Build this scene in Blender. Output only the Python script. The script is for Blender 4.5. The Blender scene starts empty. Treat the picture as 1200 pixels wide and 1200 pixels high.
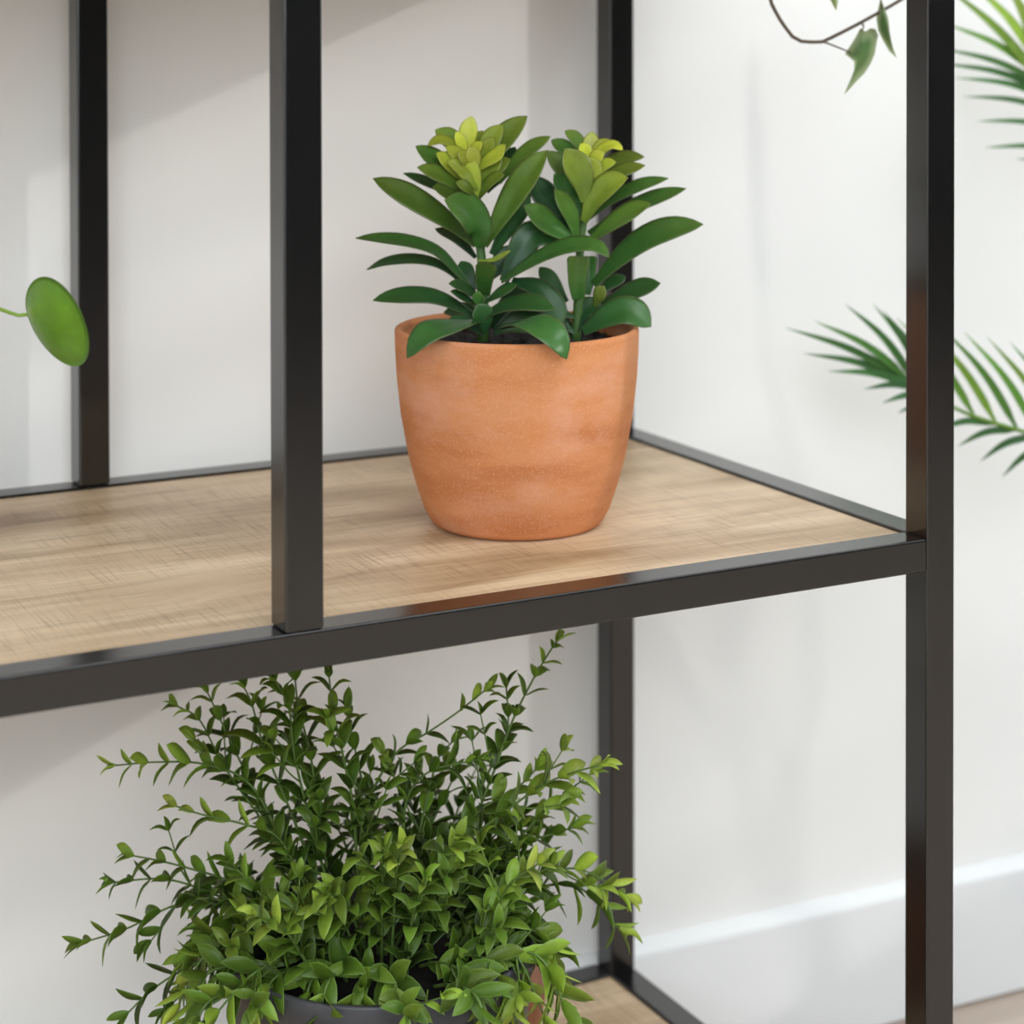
import bpy, bmesh, math, random
from mathutils import Vector, Matrix

# ------------------------------------------------------------------ basics
SC = bpy.context.scene
COL = SC.collection
V = Vector

def lin(c):
    c = c / 255.0
    return c / 12.92 if c <= 0.04045 else ((c + 0.055) / 1.055) ** 2.4
def rgb(r, g, b): return (lin(r), lin(g), lin(b), 1.0)

# camera solved from the photograph's vanishing points (metres; z = 0 is the shelf rail top)
F_PX, SY = 2422.65, -537.85
CAM = V((-0.1934, -0.92743, 0.29578))
YAW, PIT, ROL = 0.48326, -0.01615, -0.00186
FW = V((math.sin(YAW) * math.cos(PIT), math.cos(YAW) * math.cos(PIT), math.sin(PIT)))
_r = V((math.cos(YAW), -math.sin(YAW), 0)); _u = _r.cross(FW)
RT = _r * math.cos(ROL) + _u * math.sin(ROL)
UP = -_r * math.sin(ROL) + _u * math.cos(ROL)
def at(u, v, d):
    """the place in the room that the photograph shows at (u, v), d metres in front of the lens"""
    return CAM + d * (FW + RT * ((u - 600) / F_PX) - UP * ((v - 600 - SY) / F_PX))
def depth(p): return (V(p) - CAM).dot(FW)
def on_z(u, v, z):
    r = FW + RT * ((u - 600) / F_PX) - UP * ((v - 600 - SY) / F_PX)
    return CAM + r * ((z - CAM.z) / r.z)

# frame measurements
W = 0.020
XM, XR, D = 0.16976, 0.55931, 0.37518
HR = 0.01874
ZL = -0.39516
ZT = 0.39
XL = -0.66                       # left end of the unit, outside the picture
ZF = -0.49628
YW, WYAW = 0.40518, -0.0356

# ------------------------------------------------------------------ object helpers
def link(name, me, mat=None, parent=None):
    o = bpy.data.objects.new(name, me); COL.objects.link(o)
    if mat is not None and me is not None:
        for m in (mat if isinstance(mat, (list, tuple)) else [mat]): me.materials.append(m)
    if parent is not None:
        o.parent = parent
        o.matrix_parent_inverse = parent.matrix_world.inverted() if False else Matrix.Translation(-V(parent.location))
    return o
def thing(name, label, cat, loc, group=None):
    o = bpy.data.objects.new(name, None); COL.objects.link(o)
    o.location = loc; o.empty_display_size = 0.02
    o['label'] = label; o['category'] = cat
    if group: o['group'] = group
    return o
def struct(o, label=None):
    o['kind'] = 'structure'
    if label: o['label'] = label
    return o
def from_bm(name, bm, mat, parent=None, smooth=False):
    me = bpy.data.meshes.new(name); bm.to_mesh(me); bm.free()
    if smooth:
        for p in me.polygons: p.use_smooth = True
    return link(name, me, mat, parent)
def bm_box(bm, lo, hi, bev=0.0, seg=2):
    r = bmesh.ops.create_cube(bm, size=1)
    vs = r['verts']
    for v in vs:
        v.co = V([(lo[i] + hi[i]) / 2 + v.co[i] * (hi[i] - lo[i]) for i in range(3)])
    if bev > 0:
        es = list({e for v in vs for e in v.link_edges})
        bmesh.ops.bevel(bm, geom=es, offset=bev, segments=seg, profile=0.5, affect='EDGES')
def box(name, lo, hi, mat, parent=None, bev=0.0, seg=2):
    bm = bmesh.new(); bm_box(bm, lo, hi, bev, seg)
    return from_bm(name, bm, mat, parent, smooth=False)
def lathe(name, prof, c, mat, parent=None, n=96, closed=True):
    """prof: list of (radius, z) going round the section"""
    vs, fs = [], []
    m = len(prof)
    for r, z in prof:
        for k in range(n):
            a = 2 * math.pi * k / n
            vs.append((c[0] + r * math.cos(a), c[1] + r * math.sin(a), c[2] + z))
    for i in range(m - 1):
        for k in range(n):
            k2 = (k + 1) % n
            fs.append((i * n + k, i * n + k2, (i + 1) * n + k2, (i + 1) * n + k))
    fs.append(tuple(range(n))[::-1])
    fs.append(tuple((m - 1) * n + k for k in range(n)))
    me = bpy.data.meshes.new(name); me.from_pydata(vs, [], fs); me.update()
    bm = bmesh.new(); bm.from_mesh(me); bmesh.ops.recalc_face_normals(bm, faces=bm.faces[:]); bm.to_mesh(me); bm.free()
    for p in me.polygons: p.use_smooth = len(p.vertices) == 4
    return link(name, me, mat, parent)

def spline(pts, n):
    """Catmull-Rom through pts, n+1 samples evenly spaced along the curve"""
    P = [V(p) for p in pts]
    P = [P[0] * 2 - P[1]] + P + [P[-1] * 2 - P[-2]]
    out = []
    for i in range(1, len(P) - 2):
        a, b, c, d = P[i - 1], P[i], P[i + 1], P[i + 2]
        for k in range(16):
            t = k / 16
            out.append(0.5 * (2 * b + (c - a) * t + (2 * a - 5 * b + 4 * c - d) * t * t + (3 * b - a - 3 * c + d) * t ** 3))
    out.append(P[-2].copy())
    L = [0]
    for i in range(1, len(out)): L.append(L[-1] + (out[i] - out[i - 1]).length)
    res, j = [], 0
    for k in range(n + 1):
        s = L[-1] * k / n
        while j < len(L) - 2 and L[j + 1] < s: j += 1
        d = L[j + 1] - L[j]
        res.append(out[j].lerp(out[j + 1], 0 if d < 1e-12 else (s - L[j]) / d))
    return res, L[-1]

class MB:
    """a growing mesh with a colour attribute and a material index"""
    def __init__(s): s.v, s.f, s.c, s.m = [], [], [], []
    def tube(s, pts, r0, r1, n=6, col=(0, 0, 0.5), mi=0):
        b = len(s.v); k = len(pts)
        ref = V((0.31, 0.17, 0.93))
        for i, p in enumerate(pts):
            t = (pts[min(i + 1, k - 1)] - pts[max(i - 1, 0)]).normalized()
            x = t.cross(ref)
            if x.length < 0.05: x = t.cross(V((1, 0, 0)))
            x.normalize(); y = t.cross(x)
            r = r0 + (r1 - r0) * i / (k - 1)
            for j in range(n):
                a = 2 * math.pi * j / n
                s.v.append(p + (x * math.cos(a) + y * math.sin(a)) * r); s.c.append(col)
        for i in range(k - 1):
            for j in range(n):
                j2 = (j + 1) % n
                s.f.append((b + i * n + j, b + i * n + j2, b + (i + 1) * n + j2, b + (i + 1) * n + j)); s.m.append(mi)
        s.f.append(tuple(b + j for j in range(n))[::-1]); s.m.append(mi)
        s.f.append(tuple(b + (k - 1) * n + j for j in range(n))); s.m.append(mi)
    def leaf(s, pts, hw, nrm, prof, thick=0.0006, cup=0.25, nl=10, nw=3, col=(0, 0, 0.5), mi=0, twist=0.0, fold=0.0, ygrad=0.0):
        """solid leaf along the spine pts; hw = half width; nrm = way the upper face looks; prof(t) = relative half width"""
        P, _ = spline(pts, nl)
        b = len(s.v)
        m = 2 * nw + 1
        rows = []
        for i, p in enumerate(P):
            t = i / nl
            T = (P[min(i + 1, nl)] - P[max(i - 1, 0)]).normalized()
            N = nrm - T * nrm.dot(T)
            if N.length < 1e-3: N = V((0, 0, 1)) - T * T.z
            N.normalize()
            B = T.cross(N)
            if twist:
                a = twist * t
                N, B = N * math.cos(a) + B * math.sin(a), B * math.cos(a) - N * math.sin(a)
            w = max(hw * prof(t), hw * 0.02)
            th = thick * (0.35 + 0.65 * math.sin(math.pi * min(1, max(0, 0.15 + 0.8 * t)))) 
            top, bot = [], []
            for j in range(m):
                q = (j - nw) / nw
                c = p + B * (w * q) + N * (cup * w * ((1 - fold) * q * q + fold * abs(q)))
                e = th * (1 - 0.85 * q * q)
                top.append(c + N * e * 0.5); bot.append(c - N * e * 0.5)
            rows.append((top, bot))
            for q_, L_ in ((1, top), (-1, bot)):
                for j, c in enumerate(L_):
                    s.v.append(c)
                    q = abs(j - nw) / nw
                    s.c.append((min(1, max(0, col[0] + ygrad * (t - .4))), max(q, max(0, (t - 0.8) / 0.2)) , col[2]))
        R = 2 * m
        for i in range(nl):
            for j in range(m - 1):
                a = b + i * R + j
                s.f.append((a, a + 1, a + R + 1, a + R)); s.m.append(mi)
                a += m
                s.f.append((a, a + R, a + R + 1, a + 1)); s.m.append(mi)
            a0, a1 = b + i * R, b + i * R + m
            s.f.append((a0, a0 + R, a1 + R, a1)); s.m.append(mi)
            a0, a1 = b + i * R + m - 1, b + i * R + 2 * m - 1
            s.f.append((a0, a1, a1 + R, a0 + R)); s.m.append(mi)
    def build(s, name, mat, parent=None, smooth=True):
        me = bpy.data.meshes.new(name)
        me.from_pydata([tuple(v) for v in s.v], [], s.f); me.update()
        at_ = me.color_attributes.new('tint', 'FLOAT_COLOR', 'POINT')
        for i, c in enumerate(s.c): at_.data[i].color = (c[0], c[1], c[2], 1)
        o = link(name, me, mat, parent)
        for p, mi in zip(me.polygons, s.m):
            p.use_smooth = smooth; p.material_index = mi
        return o

# ------------------------------------------------------------------ materials
def new_mat(name):
    m = bpy.data.materials.new(name); m.use_nodes = True
    nt = m.node_tree; nt.nodes.clear()
    out = nt.nodes.new('ShaderNodeOutputMaterial'); b = nt.nodes.new('ShaderNodeBsdfPrincipled')
    nt.links.new(b.outputs[0], out.inputs[0])
    return m, nt, b
def N(nt, kind, **kw):
    n = nt.nodes.new('ShaderNode' + kind)
    for k, v in kw.items():
        if k.startswith('i_'):
            key = k[2:].replace('_', ' ')
            n.inputs[int(key) if key.isdigit() else key].default_value = v
        else: setattr(n, k, v)
    return n
def ramp(nt, fac, stops):
    r = nt.nodes.new('ShaderNodeValToRGB')
    e = r.color_ramp.elements
    while len(e) < len(stops): e.new(0.5)
    for el, (p, c) in zip(e, stops):
        el.position = p; el.color = c if len(c) == 4 else (*c, 1)
    nt.links.new(fac, r.inputs[0]); return r
def mix(nt, fac, a, b, mode='MIX'):
    n = nt.nodes.new('ShaderNodeMix'); n.data_type = 'RGBA'; n.blend_type = mode
    for sock, v in ((n.inputs[0], fac), (n.inputs[6], a), (n.inputs[7], b)):
        if hasattr(v, 'links'): nt.links.new(v, sock)
        else: sock.default_value = v
    return n.outputs[2]
def coords(nt, scale=(1, 1, 1), rot=(0, 0, 0)):
    tc = N(nt, 'TexCoord'); mp = N(nt, 'Mapping')
    mp.inputs['Scale'].default_value = scale; mp.inputs['Rotation'].default_value = rot
    nt.links.new(tc.outputs['Object'], mp.inputs[0]); return mp.outputs[0]
def bump(nt, h, strength, dist, bsdf):
    b = N(nt, 'Bump'); b.inputs['Strength'].default_value = strength; b.inputs['Distance'].default_value = dist
    nt.links.new(h, b.inputs['Height']); nt.links.new(b.outputs[0], bsdf.inputs['Normal'])

def mat_plain(name, col, rough=0.5, noise=0.0, nscale=40, spec=0.5):
    m, nt, b = new_mat(name)
    b.inputs['Roughness'].default_value = rough; b.inputs['Specular IOR Level'].default_value = spec
    n = N(nt, 'TexNoise'); n.inputs['Scale'].default_value = nscale; n.inputs['Detail'].default_value = 4
    nt.links.new(coords(nt), n.inputs['Vector'])
    lo = tuple(c * (1 - noise) for c in col[:3]) + (1,); hi = tuple(min(1, c * (1 + noise)) for c in col[:3]) + (1,)
    r = ramp(nt, n.outputs[0], [(0.3, lo), (0.7, hi)])
    nt.links.new(r.outputs[0], b.inputs['Base Color'])
    return m, nt, b, n

def mat_metal():
    m, nt, b, n = mat_plain('black_powder_coat', (0.0052, 0.0050, 0.0050, 1), 0.2, 0.1, 60)
    n2 = N(nt, 'TexNoise'); n2.inputs['Scale'].default_value = 900; nt.links.new(coords(nt), n2.inputs['Vector'])
    bump(nt, n2.outputs[0], 0.04, 0.0002, b)
    b.inputs['Specular IOR Level'].default_value = 1.0
    return m

def mat_oak():
    m, nt, b = new_mat('rough_sawn_oak_decor')
    big = N(nt, 'TexNoise'); big.inputs['Scale'].default_value = 1; big.inputs['Detail'].default_value = 5; big.inputs['Distortion'].default_value = 0.6
    nt.links.new(coords(nt, (3.6, 19, 19), (0, 0, 0.05)), big.inputs['Vector'])
    grain = N(nt, 'TexNoise'); grain.inputs['Scale'].default_value = 1; grain.inputs['Detail'].default_value = 6; grain.inputs['Roughness'].default_value = 0.65
    nt.links.new(coords(nt, (14, 240, 240), (0, 0, 0.02)), grain.inputs['Vector'])
    saw = N(nt, 'TexNoise'); saw.inputs['Scale'].default_value = 1; saw.inputs['Detail'].default_value = 4
    nt.links.new(coords(nt, (760, 22, 22), (0, 0, -0.04)), saw.inputs['Vector'])
    base = ramp(nt, big.outputs[0], [(0.30, rgb(150, 122, 92)), (0.42, rgb(188, 161, 128)), (0.58, rgb(218, 194, 162)), (0.8, rgb(206, 180, 148))])
    g = ramp(nt, grain.outputs[0], [(0.30, (0.70, 0.67, 0.63, 1)), (0.52, (1, 1, 1, 1))])
    sw = ramp(nt, saw.outputs[0], [(0.34, (0.68, 0.63, 0.58, 1)), (0.50, (1, 1, 1, 1))])
    sm = N(nt, 'TexNoise'); sm.inputs['Scale'].default_value = 1; sm.inputs['Detail'].default_value = 3
    nt.links.new(coords(nt, (7, 14, 14)), sm.inputs['Vector'])
    smr = ramp(nt, sm.outputs[0], [(0.36, (0.12, 0.12, 0.12, 1)), (0.6, (0.9, 0.9, 0.9, 1))])
    c1 = mix(nt, 0.75, base.outputs[0], g.outputs[0], 'MULTIPLY')
    c2 = mix(nt, smr.outputs[0], c1, sw.outputs[0], 'MULTIPLY')
    nt.links.new(c2, b.inputs['Base Color'])
    b.inputs['Roughness'].default_value = 0.42; b.inputs['Specular IOR Level'].default_value = 0.4
    bump(nt, grain.outputs[0], 0.12, 0.0006, b)
    return m

def mat_terracotta(name='terracotta_clay'):
    m, nt, b = new_mat(name)
    n1 = N(nt, 'TexNoise'); n1.inputs['Scale'].default_value = 1; n1.inputs['Detail'].default_value = 5
    nt.links.new(coords(nt, (14, 14, 60)), n1.inputs['Vector'])
    base = ramp(nt, n1.outputs[0], [(0.3, rgb(192, 120, 74)), (0.5, rgb(206, 136, 88)), (0.72, rgb(212, 147, 103))])
    sp = N(nt, 'TexNoise'); sp.inputs['Scale'].default_value = 900; sp.inputs['Detail'].default_value = 2
    nt.links.new(coords(nt), sp.inputs['Vector'])
    spr = ramp(nt, sp.outputs[0], [(0.52, (0, 0, 0, 1)), (0.75, (0.42, 0.42, 0.42, 1))])
    pt = N(nt, 'TexNoise'); pt.inputs['Scale'].default_value = 1; pt.inputs['Detail'].default_value = 6; pt.inputs['Roughness'].default_value = 0.65
    nt.links.new(coords(nt, (18, 18, 30)), pt.inputs['Vector'])
    ptr = ramp(nt, pt.outputs[0], [(0.50, (0, 0, 0, 1)), (0.75, (0.45, 0.45, 0.45, 1))])
    c = mix(nt, spr.outputs[0], base.outputs[0], rgb(222, 174, 144))
    c = mix(nt, ptr.outputs[0], c, rgb(224, 172, 150))
    nt.links.new(c, b.inputs['Base Color'])
    b.inputs['Roughness'].default_value = 1.0; b.inputs['Specular IOR Level'].default_value = 0.3
    bump(nt, sp.outputs[0], 0.12, 0.0004, b)
    return m

def mat_leaf(name, stops, edge, rough=0.42, transl=0.25, var=0.25, back=None, edge_at=0.75):
    """tint.r = how young the leaf is, tint.g = how near the margin, tint.b = its own shade"""
    m, nt, b = new_mat(name)
    a = N(nt, 'VertexColor'); a.layer_name = 'tint'
    sp = N(nt, 'SeparateColor'); nt.links.new(a.outputs[0], sp.inputs[0])
    c = ramp(nt, sp.outputs[0], stops).outputs[0]
    no = N(nt, 'TexNoise'); no.inputs['Scale'].default_value = 120; no.inputs['Detail'].default_value = 3
    nt.links.new(coords(nt), no.inputs['Vector'])
    vr = ramp(nt, no.outputs[0], [(0.3, (0.82, 0.82, 0.82, 1)), (0.7, (1.12, 1.12, 1.12, 1))])
    c = mix(nt, 0.7, c, vr.outputs[0], 'MULTIPLY')
    sh = ramp(nt, sp.outputs[2], [(0, (1 - var, 1 - var, 1 - var, 1)), (1, (1 + var, 1 + var, 1 + var * 0.6, 1))])
    c = mix(nt, 1.0, c, sh.outputs[0], 'MULTIPLY')
    er = ramp(nt, sp.outputs[1], [(edge_at, (0, 0, 0, 1)), (1.0, (0.6, 0.6, 0.6, 1))])
    c = mix(nt, er.outputs[0], c, edge)
    nt.links.new(c, b.inputs['Base Color'])
    b.inputs['Roughness'].default_value = rough; b.inputs['Specular IOR Level'].default_value = 0.4
    if transl > 0:
        out = [n for n in nt.nodes if n.type == 'OUTPUT_MATERIAL'][0]
        t = N(nt, 'BsdfTranslucent')
        tc = mix(nt, 1.0, c, (1.15, 1.2, 0.6, 1), 'MULTIPLY')
        nt.links.new(tc, t.inputs[0])
        ms = N(nt, 'MixShader'); ms.inputs[0].default_value = transl
        nt.links.new(b.outputs[0], ms.inputs[1]); nt.links.new(t.outputs[0], ms.inputs[2])
        nt.links.new(ms.outputs[0], out.inputs[0])
    return m

def mat_wall():
    m, nt, b, n = mat_plain('white_wall_paint', rgb(236, 235, 233), 0.6, 0.01, 3)
    n2 = N(nt, 'TexNoise'); n2.inputs['Scale'].default_value = 350; n2.inputs['Detail'].default_value = 3
    nt.links.new(coords(nt), n2.inputs['Vector']); bump(nt, n2.outputs[0], 0.06, 0.001, b)
    return m

def mat_floor():
    m, nt, b = new_mat('wood_plank_floor')
    br = N(nt, 'TexBrick'); br.offset = 0.37
    br.inputs['Scale'].default_value = 1; br.inputs['Brick Width'].default_value = 1.2; br.inputs['Row Height'].default_value = 0.14
    br.inputs['Mortar Size'].default_value = 0.002; br.inputs['Color1'].default_value = rgb(208, 192, 178); br.inputs['Color2'].default_value = rgb(195, 177, 163)
    br.inputs['Mortar'].default_value = rgb(92, 74, 62)
    nt.links.new(coords(nt), br.inputs['Vector'])
    g = N(nt, 'TexNoise'); g.inputs['Scale'].default_value = 1; g.inputs['Detail'].default_value = 6
    nt.links.new(coords(nt, (4, 60, 60)), g.inputs['Vector'])
    gr = ramp(nt, g.outputs[0], [(0.35, (0.78, 0.76, 0.74, 1)), (0.6, (1, 1, 1, 1))])
    nt.links.new(mix(nt, 0.8, br.outputs[0], gr.outputs[0], 'MULTIPLY'), b.inputs['Base Color'])
    b.inputs['Roughness'].default_value = 0.4
    return m

M_METAL, M_OAK, M_TERRA, M_WALL, M_FLOOR = mat_metal(), mat_oak(), mat_terracotta(), mat_wall(), mat_floor()
M_TRIM = mat_plain('white_trim_gloss', rgb(232, 233, 234), 0.3, 0.01, 4)[0]
M_DARKWALL = mat_plain('charcoal_wall_paint', rgb(30, 29, 28), 0.8, 0.05, 5)[0]
M_SOIL = mat_plain('dark_potting_soil', rgb(24, 20, 17), 0.95, 0.5, 160)[0]
M_GREYPOT = mat_plain('dark_grey_plastic', rgb(66, 66, 70), 0.38, 0.05, 30)[0]
M_BROWNPOT = mat_plain('rust_brown_clay', rgb(124, 74, 42), 0.6, 0.15, 50)[0]
M_WHITEPOT = mat_plain('white_ceramic', rgb(225, 223, 218), 0.25, 0.02, 10)[0]
M_SUCC = mat_leaf('succulent_leaf', [(0.0, rgb(30, 66, 40)), (0.3, rgb(62, 106, 46)), (0.6, rgb(116, 138, 52)), (1.0, rgb(190, 198, 64))],
                  rgb(104, 98, 66), 0.36, 0.10, 0.35, edge_at=0.84)
M_SUCCSTEM = mat_leaf('succulent_stem', [(0.0, rgb(44, 84, 44)), (1.0, rgb(120, 150, 70))], rgb(90, 120, 60), 0.45, 0.0, 0.2)
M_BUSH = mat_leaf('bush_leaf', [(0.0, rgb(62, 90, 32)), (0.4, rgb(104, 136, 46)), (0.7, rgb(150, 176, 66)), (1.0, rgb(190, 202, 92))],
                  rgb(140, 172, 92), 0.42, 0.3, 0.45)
M_BUSHSTEM = mat_leaf('bush_stem', [(0.0, rgb(62, 84, 44)), (1.0, rgb(130, 160, 70))], rgb(70, 90, 50), 0.5, 0.0, 0.2)
M_PALM = mat_leaf('palm_leaflet', [(0.0, rgb(60, 110, 66)), (0.5, rgb(104, 152, 66)), (1.0, rgb(168, 192, 74))], rgb(80, 120, 60), 0.42, 0.3, 0.25)
M_PILEA = mat_leaf('pilea_leaf', [(0.0, rgb(106, 152, 40)), (1.0, rgb(160, 188, 84))], rgb(84, 128, 34), 0.32, 0.2, 0.1)
M_IVY = mat_leaf('ivy_leaf', [(0.0, rgb(82, 118, 66)), (1.0, rgb(150, 170, 110))], rgb(204, 212, 168), 0.45, 0.2, 0.25, edge_at=0.45)
M_TWIG = mat_plain('brown_twig', rgb(92, 78, 64), 0.7, 0.2, 90)[0]

# ------------------------------------------------------------------ the room
CW, SW_ = math.cos(WYAW), math.sin(WYAW)
def room(x, y, z):
    """room frame: x along the back wall, y = 0 on it, negative towards the viewer"""
    return V((x * CW - y * SW_, YW + x * SW_ + y * CW, z))
ROOM_X0, ROOM_X1, ROOM_Y0, Z0, Z1 = -2.5, 3.4, -3.4, ZF, 2.25
def room_boxes(name, boxes, mat, label=None):
    bm = bmesh.new()
    for lo, hi in boxes: bm_box(bm, lo, hi)
    bmesh.ops.transform(bm, matrix=Matrix.Translation((0, YW, 0)) @ Matrix.Rotation(WYAW, 4, 'Z'), verts=bm.verts[:])
    o = from_bm(name, bm, mat); struct(o, label); return o
T_ = 0.12
room_boxes('wall_back', [((ROOM_X0 - T_, 0, Z0 - 0.05), (ROOM_X1 + T_, T_, Z1 + T_))], M_WALL, 'plain white wall behind the shelving unit')
room_boxes('floor', [((ROOM_X0 - T_, ROOM_Y0 - T_, Z0 - 0.05), (ROOM_X1 + T_, 0.0, Z0))], M_FLOOR, 'wood plank floor at the lower right edge')
room_boxes('ceiling', [((ROOM_X0 - T_, ROOM_Y0 - T_, Z1), (ROOM_X1 + T_, 0.0, Z1 + T_))], M_WALL)
RY0, RY1, RZ0, RZ1 = -2.3, -0.7, 0.55, 2.1
room_boxes('wall_right', [((ROOM_X1, ROOM_Y0, Z0), (ROOM_X1 + T_, RY0, Z1)), ((ROOM_X1, RY1, Z0), (ROOM_X1 + T_, 0, Z1)),
                          ((ROOM_X1, RY0, Z0), (ROOM_X1 + T_, RY1, RZ0)), ((ROOM_X1, RY0, RZ1), (ROOM_X1 + T_, RY1, Z1))], M_DARKWALL)
# left wall with its window opening
WY0, WY1, WZ0, WZ1 = -2.7, -0.6, 0.45, 2.1
room_boxes('wall_left', [((ROOM_X0 - T_, ROOM_Y0, Z0), (ROOM_X0, WY0, Z1)), ((ROOM_X0 - T_, WY1, Z0), (ROOM_X0, 0, Z1)),
                         ((ROOM_X0 - T_, WY0, Z0), (ROOM_X0, WY1, WZ0)), ((ROOM_X0 - T_, WY0, WZ1), (ROOM_X0, WY1, Z1))], M_WALL)
# front wall (behind the viewer) with a second window left of the viewer
FX0, FX1, FZ0, FZ1 = -2.1, 0.5, 0.45, 2.1
room_boxes('wall_front', [((ROOM_X0 - T_, ROOM_Y0 - T_, Z0), (FX0, ROOM_Y0, Z1)), ((FX1, ROOM_Y0 - T_, Z0), (ROOM_X1 + T_, ROOM_Y0, Z1)),
                          ((FX0, ROOM_Y0 - T_, Z0), (FX1, ROOM_Y0, FZ0)), ((FX0, ROOM_Y0 - T_, FZ1), (FX1, ROOM_Y0, Z1))], M_DARKWALL)
fr = 0.05
ymid = (WY0 + WY1) / 2
room_boxes('window_1', [((ROOM_X0 - 0.09, WY0, WZ0), (ROOM_X0 - 0.03, WY0 + fr, WZ1)), ((ROOM_X0 - 0.09, WY1 - fr, WZ0), (ROOM_X0 - 0.03, WY1, WZ1)),
                        ((ROOM_X0 - 0.09, WY0, WZ0), (ROOM_X0 - 0.03, WY1, WZ0 + fr)), ((ROOM_X0 - 0.09, WY0, WZ1 - fr), (ROOM_X0 - 0.03, WY1, WZ1)),
                        ((ROOM_X0 - 0.085, ymid - 0.025, WZ0), (ROOM_X0 - 0.035, ymid + 0.025, WZ1))], M_TRIM)
xmid = (FX0 + FX1) / 2
room_boxes('window_2', [((FX0, ROOM_Y0 - 0.09, FZ0), (FX0 + fr, ROOM_Y0 - 0.03, FZ1)), ((FX1 - fr, ROOM_Y0 - 0.09, FZ0), (FX1, ROOM_Y0 - 0.03, FZ1)),
                        ((FX0, ROOM_Y0 - 0.09, FZ0), (FX1, ROOM_Y0 - 0.03, FZ0 + fr)), ((FX0, ROOM_Y0 - 0.09, FZ1 - fr), (FX1, ROOM_Y0 - 0.03, FZ1)),
                        ((xmid - 0.025, ROOM_Y0 - 0.085, FZ0), (xmid + 0.025, ROOM_Y0 - 0.035, FZ1))], M_TRIM)

rmid = (RY0 + RY1) / 2
room_boxes('window_3', [((ROOM_X1 + 0.03, RY0, RZ0), (ROOM_X1 + 0.09, RY0 + fr, RZ1)), ((ROOM_X1 + 0.03, RY1 - fr, RZ0), (ROOM_X1 + 0.09, RY1, RZ1)),
                        ((ROOM_X1 + 0.03, RY0, RZ0), (ROOM_X1 + 0.09, RY1, RZ0 + fr)), ((ROOM_X1 + 0.03, RY0, RZ1 - fr), (ROOM_X1 + 0.09, RY1, RZ1))], M_TRIM)

bl = thing('venetian_blind', 'white slatted blind in the side window', 'blind', tuple(room(ROOM_X1 + .06, rmid, RZ1 - .05)))
rb_ = random.Random(4)
for k in range(16):
    z = RZ1 - .09 - k * .095
    bm = bmesh.new(); bm_box(bm, (-.002, RY0 - .25, -.019 - .012 * rb_.random()), (.002, RY1 + .25, .019 + .012 * rb_.random()))
    bmesh.ops.transform(bm, matrix=Matrix.Translation((0, YW, 0)) @ Matrix.Rotation(WYAW, 4, 'Z') @ Matrix.Translation((ROOM_X1 + .15, 0, z)) @ Matrix.Rotation(.2, 4, 'Y'), verts=bm.verts[:])
    from_bm('slat', bm, M_TRIM, bl)

# baseboard: flat face with a rounded, sloping top
ZB, ZB2 = -0.38999, -0.39724
prof = [(0, ZF), (-0.012, ZF + 0.0025), (-0.012, ZB2 - 0.001), (-0.0112, ZB2 + 0.0016), (-0.009, ZB2 + 0.0038), (-0.005, ZB - 0.0012), (0.0, ZB)]
vs = [room(x, y, z) for x in (ROOM_X0, ROOM_X1) for y, z in prof]
n = len(prof)
fs = [(i, i + 1, n + i + 1, n + i) for i in range(n - 1)] + [tuple(range(n))[::-1], tuple(range(n, 2 * n)), (n - 1, 0, n, 2 * n - 1)]
me = bpy.data.meshes.new('baseboard_back'); me.from_pydata([tuple(v) for v in vs], [], fs); me.update()
bm = bmesh.new(); bm.from_mesh(me); bmesh.ops.recalc_face_normals(bm, faces=bm.faces[:]); bm.to_mesh(me); bm.free()
struct(link('baseboard_back', me, M_TRIM), 'white baseboard along the foot of the wall')

# ------------------------------------------------------------------ shelving unit
unit = thing('shelving_unit', 'black square tube metal shelving unit with light oak effect shelves', 'shelf', (XR / 2, D / 2, ZF))
BV = 0.0013
def tube_part(name, lo, hi, label=None):
    o = box(name, lo, hi, M_METAL, unit, BV, 3)
    if label: o['label'] = label
    return o
for x in (XL, XR):
    for y in (0, D - W):
        tube_part('corner_post', (x, y, ZF + 0.001), (x + W, y + W, ZT + 0.02))
for y in (0, D - W):
    tube_part('middle_post', (XM, y, 0.0002), (XM + W, y + W, ZT - HR - 0.0002))
def level(z):
    for y in (0, D - W):
        tube_part('long_rail', (XL + W + 0.0003, y, z - HR), (XR - 0.0003, y + W, z))
    for x in (XL, XR):
        tube_part('side_rail', (x, W + 0.0003, z - HR), (x + W, D - W - 0.0003, z))
    o = box('shelf_board', (XL + W + 0.0006, W + 0.0006, z - 0.0165), (XR - 0.0006, D - W - 0.0006, z - 0.0016), M_OAK, unit, 0.0005, 1)
    o['label'] = 'light oak effect board'
for z in (0.0, ZL, ZT): level(z)
ZS = -0.0016         # board surface

# ------------------------------------------------------------------ terracotta pot with two succulents
pc = on_z(606, 611, ZS); PD = depth(pc); S = PD / F_PX         # S = metres per photo pixel at the plant
pc = V((pc.x, pc.y, ZS))
succ = thing('potted_succulent', 'terracotta pot of green rosette succulents standing on the upper oak shelf', 'potted plant', pc)
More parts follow.
